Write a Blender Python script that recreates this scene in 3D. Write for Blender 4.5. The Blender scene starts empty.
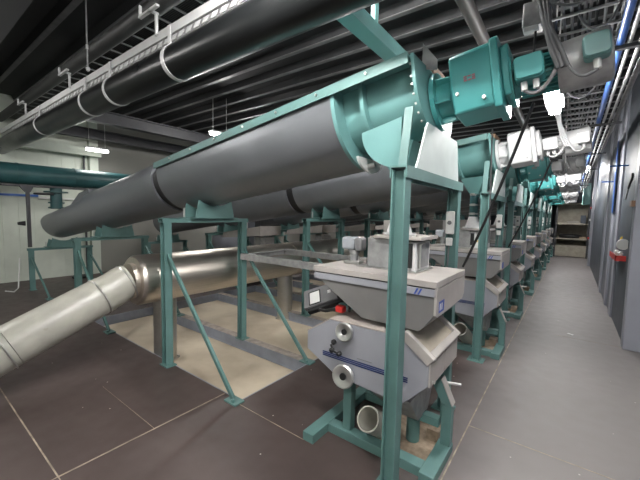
import bpy, bmesh, math, random
from mathutils import Vector, Matrix
random.seed(7)
C = bpy.context.scene.collection
sc = bpy.context.scene

# ---------------------------------------------------------------- camera, world, exposure
cam_d = bpy.data.cameras.new('camera'); cam = bpy.data.objects.new('camera', cam_d); C.objects.link(cam)
sc.camera = cam
cam_d.sensor_width = 36; cam_d.lens = 332.06/640*36; cam_d.clip_start = .05
yaw, pit, rol = (math.radians(v) for v in (37.016, 4.458, 1.231))
fw = Vector((-math.sin(yaw)*math.cos(pit), math.cos(yaw)*math.cos(pit), -math.sin(pit)))
rt = fw.cross(Vector((0,0,1))).normalized(); up = rt.cross(fw)
rt2 = rt*math.cos(rol)+up*math.sin(rol); up2 = -rt*math.sin(rol)+up*math.cos(rol)
M = Matrix((rt2, up2, -fw)).transposed().to_4x4(); M.translation = (0,0,1.75)
cam.matrix_world = M
w = bpy.data.worlds.new('world'); sc.world = w; w.use_nodes = True
w.node_tree.nodes['Background'].inputs[0].default_value = (.62,.68,.75,1)
w.node_tree.nodes['Background'].inputs[1].default_value = .2
sc.view_settings.view_transform = 'Standard'; sc.view_settings.look = 'None'
sc.view_settings.gamma = 1; sc.view_settings.use_curve_mapping = False
sc.view_settings.exposure = -1.3
# where the hall's ceiling lamps hang: (x, y, z, length, watts, axis)
UNITS = [0, 2.45, 4.55, 6.8, 9.15, 11.55, 13.95, 16.4]
CORR_LAMPS = [(-.20, 3.68+d, 2.815) for d in UNITS[:-1]]

# ---------------------------------------------------------------- materials
def mat(name, col, rough=.5, metal=0, noise=.12, scale=6, bump=0, col2=None, spec=.5, bscale=None, emis=None, estr=0, stretch=None, detail=4):
    m = bpy.data.materials.new(name); m.use_nodes = True; nt = m.node_tree; b = nt.nodes['Principled BSDF']
    b.inputs['Roughness'].default_value = rough; b.inputs['Metallic'].default_value = metal
    b.inputs['Specular IOR Level'].default_value = spec
    tc = nt.nodes.new('ShaderNodeTexCoord'); src = tc.outputs['Object']
    if stretch:
        mp = nt.nodes.new('ShaderNodeMapping'); mp.inputs['Scale'].default_value = stretch
        nt.links.new(src, mp.inputs['Vector']); src = mp.outputs['Vector']
    n = nt.nodes.new('ShaderNodeTexNoise'); n.inputs['Scale'].default_value = scale; n.inputs['Detail'].default_value = detail
    nt.links.new(src, n.inputs['Vector'])
    cr = nt.nodes.new('ShaderNodeValToRGB'); nt.links.new(n.outputs['Fac'], cr.inputs['Fac'])
    c2 = col2 or tuple(c*(1-noise*2) for c in col)
    cr.color_ramp.elements[0].position = .35; cr.color_ramp.elements[1].position = .65
    cr.color_ramp.elements[0].color = (*c2, 1); cr.color_ramp.elements[1].color = (*col, 1)
    nt.links.new(cr.outputs['Color'], b.inputs['Base Color'])
    mr = nt.nodes.new('ShaderNodeMapRange'); mr.inputs['To Min'].default_value = max(0, rough-.08); mr.inputs['To Max'].default_value = min(1, rough+.1)
    nt.links.new(n.outputs['Fac'], mr.inputs['Value']); nt.links.new(mr.outputs['Result'], b.inputs['Roughness'])
    if bump:
        n2 = nt.nodes.new('ShaderNodeTexNoise'); n2.inputs['Scale'].default_value = bscale or scale*5; nt.links.new(src, n2.inputs['Vector'])
        bp = nt.nodes.new('ShaderNodeBump'); bp.inputs['Strength'].default_value = bump; bp.inputs['Distance'].default_value = .01
        nt.links.new(n2.outputs['Fac'], bp.inputs['Height']); nt.links.new(bp.outputs['Normal'], b.inputs['Normal'])
    if emis:
        b.inputs['Emission Color'].default_value = (*emis, 1); b.inputs['Emission Strength'].default_value = estr
    return m
TEAL = mat('teal_paint', (.135,.29,.28), .42, noise=.06, scale=3)
TEALF = mat('teal_frame_paint', (.115,.225,.213), .48, noise=.10, scale=4)
TEALD = mat('dark_teal_paint', (.03,.10,.105), .4, noise=.1)
GEAR = mat('gear_teal_paint', (.065,.29,.285), .3, noise=.04)
JACK = mat('grey_jacket', (.19,.20,.215), .34, metal=.35, noise=.06, scale=2)
GLARE = mat('painted_lamp_glare', (.55,.62,.60), .5, noise=.05)  # pedestal only: lamp overexposure painted into its base colour
STEEL = mat('brushed_steel', (.70,.64,.57), .36, metal=1, noise=.06, scale=5, stretch=(12,.6,12))
STEELV = mat('brushed_steel_upright', (.66,.64,.60), .34, metal=1, noise=.08, scale=5)
GALV = mat('galvanised_steel', (.42,.42,.42), .5, metal=.6, noise=.14, scale=14)
PIPEG = mat('beige_grey_pipe', (.40,.39,.34), .3, noise=.08, scale=5)
MILL = mat('mill_grey_paint', (.30,.305,.335), .42, noise=.04, scale=4)
MILLW = mat('mill_dusty_top', (.40,.355,.32), .6, noise=.08, scale=7)
HOPG = mat('hopper_grey', (.17,.165,.16), .45, noise=.05)
HOPW = mat('hopper_dusty_white', (.41,.38,.355), .55, noise=.07, scale=6)
FLOUR = mat('flour_dusted_inside', (.36,.32,.26), .8, noise=.1)
BLACK = mat('black_rubber', (.012,.012,.013), .45)
BPIPE = mat('black_painted_pipe', (.010,.011,.0115), .30, noise=.1, scale=3, bump=.03, spec=.28)
WHITE = mat('white_plastic', (.72,.72,.70), .45, noise=.03)
WMETAL = mat('white_metal_and_glare', (.66,.66,.66), .4, noise=.05)
CABG = mat('grey_cable', (.17,.17,.175), .5)
BLUE = mat('blue_paint', (.06,.17,.55), .35)
NAVY = mat('navy_print', (.012,.03,.13), .4)
LBLUE = mat('blue_label', (.05,.10,.42), .5)
YEL = mat('yellow_sticker', (.8,.55,.02), .5)
RED = mat('red_plastic', (.55,.03,.025), .4)
PINK = mat('red_print', (.45,.10,.14), .5)
BOLT = mat('zinc_bolt', (.62,.62,.60), .3, metal=.8)
CONC = mat('beige_concrete', (.58,.50,.38), .75, col2=(.42,.35,.26), scale=1.6, bump=.1)
BEAMC = mat('blue_grey_beam', (.27,.29,.34), .5, noise=.1)
OSB = mat('chipboard', (.42,.33,.24), .7, col2=(.28,.21,.15), scale=24)
WALLW = mat('cream_wall_panel', (.60,.64,.56), .55, noise=.03)
WALLB = mat('grey_beige_wall', (.24,.235,.21), .7, noise=.05, scale=1)
DARKW = mat('dark_grey_panel', (.07,.08,.10), .5, noise=.05, scale=2)
MIDW = mat('grey_panel', (.15,.16,.185), .45, noise=.05, scale=2)
LITEW = mat('pale_grey_column', (.34,.35,.40), .35, noise=.05, scale=2)
CEIL = mat('dark_ceiling_deck', (.022,.022,.024), .6, noise=.2)
PURL = mat('grey_ceiling_rib', (.22,.22,.225), .4, metal=.4, noise=.15)
IBEAM = mat('dark_steel_beam', (.06,.06,.065), .5, noise=.1)
BROWN = mat('brown_duct_board', (.26,.15,.09), .6)
PLY = mat('shelf_board', (.42,.38,.31), .6)
GLASS = mat('clear_grey_plastic', (.35,.37,.4), .2)
LAMP = mat('lamp_diffuser', (.9,.9,.9), .4, emis=(1,.98,.96), estr=420)
LAMPF = mat('lamp_diffuser_far', (.9,.9,.9), .4, emis=(1,.98,.93), estr=35)

def floor_mat():
    m = bpy.data.materials.new('film_faced_plywood'); m.use_nodes = True; nt = m.node_tree; b = nt.nodes['Principled BSDF']; N = nt.nodes.new; L = nt.links.new
    tc = N('ShaderNodeTexCoord')
    n = N('ShaderNodeTexNoise'); n.inputs['Scale'].default_value = .9; n.inputs['Detail'].default_value = 6; n.inputs['Roughness'].default_value = .6
    L(tc.outputs['Object'], n.inputs['Vector'])
    cr = N('ShaderNodeValToRGB'); L(n.outputs['Fac'], cr.inputs['Fac'])
    cr.color_ramp.elements[0].position = .3; cr.color_ramp.elements[1].position = .7
    cr.color_ramp.elements[0].color = (.047,.033,.030,1); cr.color_ramp.elements[1].color = (.086,.064,.059,1)
    # corridor side mixed to pale grey: its stronger light painted into the boards
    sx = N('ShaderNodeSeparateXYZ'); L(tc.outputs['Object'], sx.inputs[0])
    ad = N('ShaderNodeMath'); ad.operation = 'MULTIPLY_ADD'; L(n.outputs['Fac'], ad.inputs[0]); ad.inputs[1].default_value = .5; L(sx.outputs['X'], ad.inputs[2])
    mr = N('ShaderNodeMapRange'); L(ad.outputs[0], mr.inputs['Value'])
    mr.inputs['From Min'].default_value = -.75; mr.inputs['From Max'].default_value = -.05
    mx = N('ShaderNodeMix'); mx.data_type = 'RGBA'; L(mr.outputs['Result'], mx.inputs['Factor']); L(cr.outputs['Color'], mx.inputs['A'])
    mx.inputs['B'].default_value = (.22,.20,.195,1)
    # specks of flour
    v = N('ShaderNodeTexVoronoi'); v.inputs['Scale'].default_value = 5.5; L(tc.outputs['Object'], v.inputs['Vector'])
    lt = N('ShaderNodeMath'); lt.operation = 'LESS_THAN'; lt.inputs[1].default_value = .035; L(v.outputs['Distance'], lt.inputs[0])
    mx2 = N('ShaderNodeMix'); mx2.data_type = 'RGBA'; L(lt.outputs[0], mx2.inputs['Factor']); L(mx.outputs['Result'], mx2.inputs['A']); mx2.inputs['B'].default_value = (.5,.47,.42,1)
    L(mx2.outputs['Result'], b.inputs['Base Color'])
    n3 = N('ShaderNodeTexNoise'); n3.inputs['Scale'].default_value = 7; L(tc.outputs['Object'], n3.inputs['Vector'])
    m3 = N('ShaderNodeMapRange'); m3.inputs['To Min'].default_value = .38; m3.inputs['To Max'].default_value = .62; L(n3.outputs['Fac'], m3.inputs['Value'])
    L(m3.outputs['Result'], b.inputs['Roughness'])
    return m
FLOOR = floor_mat()
SEAM = mat('pale_seam', (.42,.35,.27), .7, noise=.25, scale=9)

DUST = mat('flour_dust_layer', (.40,.35,.30), .8, col2=(.26,.22,.20), scale=12)
# ---------------------------------------------------------------- mesh helpers
class MB:
    def __init__(s): s.bm = bmesh.new()
    def box(s, a, b):
        x0,y0,z0 = a; x1,y1,z1 = b
        vs = [s.bm.verts.new(p) for p in ((x0,y0,z0),(x1,y0,z0),(x1,y1,z0),(x0,y1,z0),(x0,y0,z1),(x1,y0,z1),(x1,y1,z1),(x0,y1,z1))]
        for f in ((0,3,2,1),(4,5,6,7),(0,1,5,4),(1,2,6,5),(2,3,7,6),(3,0,4,7)): s.bm.faces.new([vs[i] for i in f])
        return s
    def hull(s, pts8):  # 4 bottom + 4 top
        vs = [s.bm.verts.new(p) for p in pts8]
        for f in ((0,3,2,1),(4,5,6,7),(0,1,5,4),(1,2,6,5),(2,3,7,6),(3,0,4,7)): s.bm.faces.new([vs[i] for i in f])
        return s
    def prism(s, poly, axis, a, b):
        # poly: 2-D points in the two other axes
        def P(u, v, t): return {'x':(t,u,v),'y':(u,t,v),'z':(u,v,t)}[axis]
        A = [s.bm.verts.new(P(u,v,a)) for u,v in poly]; B = [s.bm.verts.new(P(u,v,b)) for u,v in poly]
        n = len(poly); s.bm.faces.new(A); s.bm.faces.new(B[::-1])
        for i in range(n): s.bm.faces.new((A[i],B[i],B[(i+1)%n],A[(i+1)%n]))
        return s
    def ring(s, c, ax, r, n, ref=None, sx=1, sy=1):
        ax = Vector(ax).normalized(); ref = Vector(ref or ((0,0,1) if abs(ax.z) < .9 else (1,0,0)))
        u = (ref-ax*ref.dot(ax)).normalized(); v = ax.cross(u); c = Vector(c)
        return [s.bm.verts.new(c+(u*math.cos(2*math.pi*i/n)*sx+v*math.sin(2*math.pi*i/n)*sy)*r) for i in range(n)]
    def tube(s, pts, r, n=12, cap=True, radii=None, closed=False):
        pts = [Vector(p) for p in pts]; rs = radii or [r]*len(pts); R = []; m = len(pts)
        ref = None
        for i, p in enumerate(pts):
            if closed: d = pts[(i+1)%m]-pts[i-1]
            else: d = pts[min(i+1,m-1)]-pts[max(i-1,0)]
            if d.length < 1e-9: d = Vector((0,0,1))
            d.normalize()
            if ref is None: ref = Vector((0,0,1)) if abs(d.z) < .9 else Vector((1,0,0))
            ref = (ref-d*ref.dot(d)).normalized()
            R.append(s.ring(p, d, rs[i], n, ref))
        for i in range(m if closed else m-1):
            A, B = R[i], R[(i+1)%m]
            for j in range(n): s.bm.faces.new((A[j],A[(j+1)%n],B[(j+1)%n],B[j]))
        if cap and not closed: s.bm.faces.new(R[0][::-1]); s.bm.faces.new(R[-1])
        return s
    def lathe(s, p0, ax, prof, n=24, cap=True):
        # prof: list of (distance along axis, radius)
        ax = Vector(ax).normalized(); R = [s.ring(Vector(p0)+ax*t, ax, max(r,1e-4), n) for t, r in prof]
        for A, B in zip(R, R[1:]):
            for j in range(n): s.bm.faces.new((A[j],A[(j+1)%n],B[(j+1)%n],B[j]))
        if cap: s.bm.faces.new(R[0][::-1]); s.bm.faces.new(R[-1])
        return s
    def pipe(s, p0, p1, ro, ri, n=28):
        p0, p1 = Vector(p0), Vector(p1); ax = p1-p0
        R = [s.ring(c, ax, r, n) for c, r in ((p0,ro),(p1,ro),(p1,ri),(p0,ri))]
        for k in range(4):
            A, B = R[k], R[(k+1)%4]
            for j in range(n): s.bm.faces.new((A[j],A[(j+1)%n],B[(j+1)%n],B[j]))
        return s
    def bar(s, p0, p1, w_, h_, upv=(0,0,1)):
        p0, p1 = Vector(p0), Vector(p1); d = (p1-p0).normalized(); u = Vector(upv); u = (u-d*u.dot(d)).normalized(); v = d.cross(u)
        q = [p+v*a*w_/2+u*b*h_/2 for p in (p0,p1) for a,b in ((-1,-1),(1,-1),(1,1),(-1,1))]
        return s.hull(q)
    def build(s, name, m, parent=None, off=(0,0,0), smooth=True, bevel=0, angle=35):
        bmesh.ops.recalc_face_normals(s.bm, faces=s.bm.faces)
        o_ = Vector(off)
        for v in s.bm.verts: v.co -= o_
        me = bpy.data.meshes.new(name); s.bm.to_mesh(me); s.bm.free()
        me.materials.append(m)
        if smooth:
            for p in me.polygons: p.use_smooth = True
            me.set_sharp_from_angle(angle=math.radians(angle))
        o = bpy.data.objects.new(name, me); C.objects.link(o)
        if parent: o.parent = parent
        else: o.location = off
        if bevel:
            b = o.modifiers.new('bevel', 'BEVEL'); b.width = bevel; b.segments = 2; b.limit_method = 'ANGLE'; b.angle_limit = math.radians(40)
        return o
def tag(o, label, cat, group=None, kind=None):
    if label: o['label'] = label
    if cat: o['category'] = cat
    if group: o['group'] = group
    if kind: o['kind'] = kind
    return o
def struct(o): o['kind'] = 'structure'; return o
def thing(name, loc, label, cat, group=None):
    o = bpy.data.objects.new(name, None); C.objects.link(o); o.location = loc; o.empty_display_size = .1
    return tag(o, label, cat, group)
def children(o): return [c for c in bpy.data.objects if c.parent == o]
def copy_tree(o, dy=0, dx=0, label=None, skip=()):
    def rec(a, par):
        c = a.copy(); C.objects.link(c)
        if par is not None: c.parent = par
        for ch in children(a):
            if ch.name.split('.')[0] not in skip: rec(ch, c)
        return c
    kids = rec(o, None)
    kids.location = Vector(o.location)+Vector((dx,dy,0))
    if label: kids['label'] = label
    return kids
ORD = ['first','second','third','fourth','fifth','sixth','seventh','eighth']
def nth(k): return 'nearest' if k == 0 else ('farthest' if k == 7 else ORD[k]+' nearest')

# ================================================================= SETTING
PX0, PX1, PY0, PY1, PZ = -6.0, -2.35, 1.94, 18.4, -.15
LW, RW, YB, YF, CH = -10.4, 1.3, -3.5, 20.2, 4.3
m = MB()
m.box((LW,YB,-.18),(RW,PY0,0)); m.box((PX1,PY0,-.18),(RW,YF,0)); m.box((LW,PY0,-.18),(PX0,YF,0)); m.box((PX0,PY1,-.18),(PX1,YF,0))
struct(m.build('floor', FLOOR))
m = MB(); m.box((PX0,PY0,-.3),(PX1,PY1,PZ)); struct(m.build('floor_pit', CONC))
# joints between the floor boards
m = MB()
def strip(x0,y0,x1,y1,w_): 
    m.bar((x0,y0,.0),(x1,y1,.0), w_, .003)
strip(-.583,YB,-.583,17.2,.010); strip(-.583,2.909,1.3,2.909,.008)
strip(-2.57,.62,-2.57,1.93,.012); strip(-2.57,.62,-2.57,YB,.006); strip(-2.57,.62,-.583,.62,.006); strip(LW,.62,-2.57,.62,.009)
strip(-2.40,1.90,-1.55,1.90,.006)
for y in (6.1,9.3,12.5): strip(-.1,y,.7,y,.004)
strip(-3.6,1.25,-2.57,1.25,.003)
struct(m.build('trim_1', SEAM, smooth=False))
# steel beams in the pit
yb = []
for d in UNITS:
    if d: yb.append(1.92+d)
    yb.append(3.0+d)
for i, y in enumerate(yb):
    m = MB(); m.box((PX0,y-.065,-.02),(PX1,y+.065,0)); m.box((PX0,y-.055,PZ),(PX1,y-.045,-.02)); m.box((PX0,y+.03,PZ),(PX1,y+.04,-.02))
    m.box((PX0,y-.065,PZ),(PX1,y+.065,PZ+.012))
    struct(m.build('trim_%d'%(i+2), BEAMC))
    m = MB(); m.box((PX0+.02,y-.06,.0),(PX1-.02,y+.06,.003)); struct(m.build('trim_%d'%(i+100), DUST))
m = MB(); m.box((PX0,PY0,PZ),(PX1,PY0+.012,0)); m.box((PX1-.012,PY0+.012,PZ),(PX1,PY1,0)); m.box((PX0,PY0+.012,PZ),(PX0+.012,PY1,0)); struct(m.build('trim_30', BEAMC))
# pale dusty strip on top of the near pit beams
# walls
m = MB(); n = 24
for i in range(n):
    y0 = YB+(3.42-YB)*i/n; y1 = YB+(3.42-YB)*(i+1)/n
    m.box((LW-.1,y0,0),(LW,y1-.012,CH)); m.box((LW-.1,y1-.012,0),(LW-.008,y1,CH))
struct(m.build('wall_left', WALLW, smooth=False))
m = MB(); m.box((LW-.1,3.42,0),(LW,YF,CH)); struct(m.build('wall_left_far', WALLB))
m = MB(); m.box((LW,3.42,0),(LW+.14,3.62,CH)); struct(m.build('trim_31', WALLW))
m = MB(); m.box((LW-.1,YF,0),(RW+.1,YF+.1,CH)); struct(m.build('wall_back', DARKW))
m = MB(); m.box((LW-.1,YB-.1,0),(RW+.1,YB,CH)); struct(m.build('wall_front', WALLW))
m = MB(); m.box((RW,YB,0),(RW+.1,YF,CH)); struct(m.build('wall_right', MIDW))
# ceiling deck + ribs running across the hall
m = MB(); m.box((LW-.1,YB-.1,CH),(RW+.1,YF+.1,CH+.1)); struct(m.build('ceiling', CEIL))
m = MB(); m2 = MB(); y = YB+.2
while y < YF:
    m.box((LW,y-.035,CH-.112),(RW,y+.035,CH-.10)); m2.prism([(y-.02,CH-.10),(y+.02,CH-.10),(y+.07,CH),(y-.07,CH)],'x',LW,RW); y += .483
struct(m.build('ceiling_ribs', PURL, smooth=False)); struct(m2.build('ceiling_corrugation', CEIL, smooth=False))
# I-beams along the hall
for i,(x,z) in enumerate(((-7.75,3.52),(-9.6,3.5),(-4.4,3.52),(-1.1,3.52))[:2]):
    m = MB(); m.box((x-.1,2.05,z-.02),(x+.1,YF,z)); m.box((x-.012,2.05,z),(x+.012,YF,z+.2)); m.box((x-.1,2.05,z+.2),(x+.1,YF,z+.22))
    struct(m.build('trim_%d'%(32+i), IBEAM))
# pale beam close to the far left wall
m = MB(); m.box((LW+.25,YB,3.12),(LW+.42,3.6,3.32)); struct(m.build('trim_36', WALLW))
# joists of the near bay, across the hall
for i,y in enumerate((.3,.95)):
    m = MB(); m.box((LW,y-.1,3.86),(.6,y+.1,3.88)); m.box((LW,y-.01,3.88),(.6,y+.01,4.16)); m.box((LW,y-.1,4.165),(.6,y+.1,4.185))
    struct(m.build('trim_%d'%(40+i), IBEAM))
# the right side: grey steel columns and panels
WZ = 3.3
segs = [(6.02,6.22,.66,LITEW),(6.22,7.9,.685,DARKW),(7.9,8.2,.655,LITEW),(8.2,8.9,.68,MIDW),(8.9,9.2,.645,LITEW),(9.2,10.4,.67,MIDW),(10.4,10.8,.64,LITEW),(10.8,16.2,.66,DARKW),(16.2,16.5,.58,LITEW),(16.5,YF,.72,DARKW)]
for i,(y0,y1,x,mm) in enumerate(segs):
    m = MB(); m.box((x,y0,0),(RW,y1,CH if i else CH)); struct(m.build('trim_%d'%(50+i), mm, bevel=.008))
m = MB(); m.box((.632,8.75,1.9),(.638,8.95,3.3)); tag(m.build('blue_painted_strip', BLUE), 'blue painted strip high on the right-hand pale steel columns', 'strip')

# ================================================================= CONVEYOR LINE (unit at d = 0, copied down the hall)
YC = 2.47
SL = .14
def za(x): return 2.745+SL*x
AX = Vector((1,0,SL)).normalized(); UPV = Vector((-SL,0,1)).normalized()
def sect(x, prof):   # profile points (y offset, offset along tilted up) at axis position x
    return [Vector((x,YC,za(x)))+Vector((0,a,0))+UPV*b for a,b in prof]
def uprof(r, h, n=20):
    p = [(-r, h)]
    for i in range(n+1):
        t = math.pi*i/n; p.append((-r*math.cos(t), -r*math.sin(t)))
    p.append((r, h)); return p
def loft(m, x0, x1, prof, cap=True):
    A = [m.bm.verts.new(p) for p in sect(x0,prof)]; B = [m.bm.verts.new(p) for p in sect(x1,prof)]
    n = len(prof)
    for i in range(n): m.bm.faces.new((A[i],A[(i+1)%n],B[(i+1)%n],B[i]))
    if cap: m.bm.faces.new(A); m.bm.faces.new(B[::-1])
    return m
def EP(k): return [(-.40*k,.15)]+[(-.40*k*math.cos(math.pi*i/24), -.35*k*math.sin(math.pi*i/24)) for i in range(25)]+[(.40*k,.15)]
def conveyor():
    base = (-5.2, YC, 0)
    t = thing('screw_conveyor', base, '', 'conveyor', 'inclined screw conveyors side by side')
    loft(MB(), -4.05, -1.46, uprof(.42,.13)).build('jacket', JACK, t, base, angle=25)
    dome = lambda r,h: [(r*math.cos(2*math.pi*i/40), (r if i > 20 else h)*math.sin(2*math.pi*i/40)) for i in range(40)]
    loft(MB(), -6.72, -4.22, dome(.41,.29)).build('jacket', JACK, t, base, angle=25)
    loft(MB(), -9.25, -6.80, dome(.36,.22)).build('jacket', JACK, t, base, angle=25)
    loft(MB(), -4.24, -4.04, dome(.385,.22)).build('joint_band', BLACK, t, base)
    loft(MB(), -6.82, -6.70, dome(.345,.2)).build('joint_band', BLACK, t, base)
    loft(MB(), -1.50,-.86, uprof(.29,.14)).build('trough', TEAL, t, base, angle=25)
    loft(MB(), -1.47,-1.44, uprof(.425,.12)).build('stop_flange', TEAL, t, base)
    loft(MB(), -1.27,-1.24, uprof(.355,.12)).build('rib', TEAL, t, base)
    loft(MB(), -4.05,-.86, [(-.445,.12),(.445,.12),(.445,.135),(-.445,.135)]).build('lid', TEAL, t, base)
    m = MB(); loft(m, -4.05,-.86, [(-.450,.075),(-.44,.075),(-.44,.145),(-.450,.145)]); 
    m.build('lid_flange', TEALF, t, base)
    loft(MB(), -4.05,-.86, [(.44,.075),(.45,.075),(.45,.145),(.44,.145)]).build('lid_flange', TEALF, t, base)
    loft(MB(), -.86,-.84, EP(1)).build('end_plate', TEAL, t, base)
    # lamp-lit lower part of the stop flange, painted as a white half-round plate
    loft(MB(), -1.438,-1.42, [(-.20*math.cos(i*math.pi/12)+.03,-.335-.115*math.sin(i*math.pi/12)) for i in range(13)]).build('lit_flange_half', WHITE, t, base)
    p = Vector((-1.42,YC-.03,za(-1.42)))+UPV*-.40
    MB().tube([p,p+AX*.07], .02, 10).build('flange_stub', BOLT, t, base)
    p = Vector((-9.6,YC,za(-9.6)))
    MB().lathe(p, AX, [(0,.07),(.12,.09),(.13,.20),(.33,.24)], 28).build('tail_cone', JACK, t, base)
    MB().lathe(p-AX*.1, AX, [(0,.04),(.11,.04)], 12).build('tail_shaft', BLACK, t, base)
    # cover hood at the foot of the slope
    m = MB(); q = []
    for x,h in ((-7.9,.215),(-6.9,.215),(-7.25,.34),(-7.65,.33)): pass
    m.prism([(-7.75,za(-7.75)+.12),(-6.75,za(-6.75)+.12),(-6.75,za(-6.75)+.30),(-7.2,za(-7.2)+.30)],'y',YC-.26,YC+.26); m.build('inlet_hood', JACK, t, base)
    return t
conv = conveyor()
def conv_bolts():
    base = (-5.2, YC, 0)
    for i in range(17):
        t_ = math.pi*(i+.5)/17; c = Vector((-.85,YC,za(-.85)))+Vector((0,-.375*math.cos(t_),0))+UPV*(-.325*math.sin(t_))
        MB().tube([c-AX*.03,c+AX*.010], .009, 6).build('bolt', BOLT, conv, base)
    for s_ in (-1,1):
        for h in (.02,.10):
            c = Vector((-.85,YC+s_*.375,za(-.85)))+UPV*h
            MB().tube([c-AX*.03,c+AX*.010], .009, 6).build('bolt', BOLT, conv, base)
    for i in range(7):
        x = -1.15-.42*i; c = Vector((x,YC-.45,za(x)))+UPV*.115
        MB().tube([c,c+Vector((0,-.014,0))], .009, 6).build('bolt', BOLT, conv, base)
    # saddle under the outlet end
c0_kids = None
# copies first (bolts are only readable on the nearest one)
convs = [conv]
for k, d in enumerate(UNITS[1:]): convs.append(copy_tree(conv, d))
conv_bolts()
for k, o in enumerate(convs):
    o['label'] = ['nearest inclined grey screw conveyor with full teal outlet trough in view','grey screw conveyor directly behind the nearest one, lower body visible beneath it'][k] if k < 2 else nth(k)+' grey screw conveyor counted along the corridor, teal outlet end'

def zg(x): return 2.645+.1*x
def gear():
    base = (-.5, YC, zg(-.5))
    t = thing('gear_motor', base, '', 'motor', 'geared motors on the conveyor ends')
    P = lambda x, a=0, b=0: Vector((x,YC,zg(x)))+Vector((0,a,0))+UPV*b
    MB().lathe(P(-.822), AX, [(0,.20),(.03,.20),(.03,.13),(.12,.13),(.15,.16)], 32).build('bearing_housing', GEAR, t, base)
    for i in range(6):
        a = i*math.pi/3+.3; MB().bar(P(-.82,.15*math.cos(a),.15*math.sin(a)),P(-.70,.14*math.cos(a),.14*math.sin(a)),.015,.05,(0,math.cos(a),math.sin(a))).build('housing_rib', GEAR, t, base)
    prof = [(-.205,-.13),(-.17,-.24),(.09,-.26),(.19,-.17),(.205,.04),(.14,.15),(-.15,.15),(-.205,.12)]
    g = loft(MB(), -.69,-.44, prof).build('gearbox', GEAR, t, base, bevel=.016)
    loft(MB(), -.45,-.405, [(a*1.1,b*1.1) for a,b in prof]).build('gearbox_flange', GEAR, t, base, bevel=.008)
    loft(MB(), -.405,-.36, [(a*.78,b*.80) for a,b in prof]).build('adapter', GEAR, t, base, bevel=.01)
    MB().lathe(P(-.365), AX, [(0,.155),(.025,.155),(.025,.11),(.05,.105)], 32).build('motor_flange', GEAR, t, base)
    m = MB(); m.lathe(P(-.34), AX, [(0,.095),(.24,.095)], 32)
    for i in range(28):
        a = i*2*math.pi/28; m.bar(P(-.31,.10*math.cos(a),.10*math.sin(a)),P(-.10,.10*math.cos(a),.10*math.sin(a)),.006,.03,(0,math.cos(a),math.sin(a)))
    m.build('motor_body', GEAR, t, base)
    c = MB().lathe(P(-.125), AX, [(0,.140),(.235,.145),(.245,.135)], 36).build('fan_cowl', GALV, t, base)
    # terminal boxes facing the camera side
    def rounded(x0,x1,b0,b1,y0,y1,nm,mm,par=t):
        m = MB(); r = .02; pts = []
        for cx,cz,a0 in ((x1-r,b1-r,0),(x0+r,b1-r,90),(x0+r,b0+r,180),(x1-r,b0+r,270)):
            for i in range(4):
                a = math.radians(a0+30*i); pts.append((cx+r*math.cos(a),cz+r*math.sin(a)))
        A = []
        for yy in (y0,y1): A.append([m.bm.verts.new(P(u,yy,v)) for u,v in pts])
        n = len(pts)
        for i in range(n): m.bm.faces.new((A[0][i],A[0][(i+1)%n],A[1][(i+1)%n],A[1][i]))
        m.bm.faces.new(A[0]); m.bm.faces.new(A[1][::-1])
        return m.build(nm, mm, par, base, bevel=.004)
    def gland(par, x, y, b):
        MB().tube([P(x,y,b),P(x,y,b-.05)], .017, 8).build('cable_gland', WHITE, par, base)
    b1 = rounded(-.325,-.18,-.07,.065,-.20,-.09,'terminal_box',GEAR)
    rounded(-.32,-.185,-.065,.06,-.215,-.202,'box_lid',GEAR,b1)
    gland(b1,-.285,-.15,-.07); gland(b1,-.225,-.15,-.07)
    b2 = rounded(-.01,.105,-.055,.065,-.20,-.11,'terminal_box',TEAL)
    rounded(-.006,.101,-.051,.061,-.215,-.202,'box_lid',TEAL,b2)
    gland(b2,.045,-.155,-.055)
    # eye bolt, red print, drain plugs
    e = P(-.665,-.10,.17); MB().tube([e+Vector((0,.03*math.cos(i*math.pi/6),.03*math.sin(i*math.pi/6))) for i in range(12)], .008, 6, closed=True).build('lifting_eye', GEAR, t, base)
    m = MB()
    for i in range(3):
        for j in range(3):
            if (i,j) != (1,1):
                x = -.595+.024*i; b = .02+.012*j; m.bar(P(x,-.206,b),P(x+.018,-.206,b),.004,.007)
    m.build('red_marking', PINK, t, base)
    for x,b in ((-.64,-.05),(-.49,-.11)):
        MB().tube([P(x,-.19,b),P(x,-.215,b)], .012, 6).build('plug', BOLT, t, base)
    return t
gm = gear()
# cables of the motor: parts
def gear_cables():
    base = tuple(gm.location)
    P = lambda x, a=0, b=0: Vector((x,YC,zg(x)))+Vector((0,a,0))+UPV*b
    def curve(p0,p1,sag,r,mm,nm='cable',n=14):
        pts = [p0.lerp(p1,i/n)+Vector((0,0,-sag*math.sin(math.pi*i/n))) for i in range(n+1)]
        return MB().tube(pts, r, 8).build(nm, mm, gm, base)
    curve(P(-.285,-.15,-.12),P(-.11,-.18,-.03),.07,.010,CABG); curve(P(-.225,-.15,-.12),P(-.11,-.18,-.01),.05,.010,CABG)
    curve(P(.045,-.155,-.105),P(-.09,-.19,-.02),.06,.009,CABG)
    for a_ in (0,.022,-.02): MB().tube([P(-.10+a_,-.19,-.06),P(-.125+a_,-.18,.06),P(-.15+a_*.5,-.16,.2),P(-.16+a_,-.1,.42),P(-.15+a_,-.05,.56)], .011, 8).build('riser_cable', CABG, gm, base)
gear_cables()
gms = [gm]+[copy_tree(gm, d) for d in UNITS[1:]]
def paint_glare(o, m):
    o.material_slots[0].link = 'OBJECT'; o.material_slots[0].material = m
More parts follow.
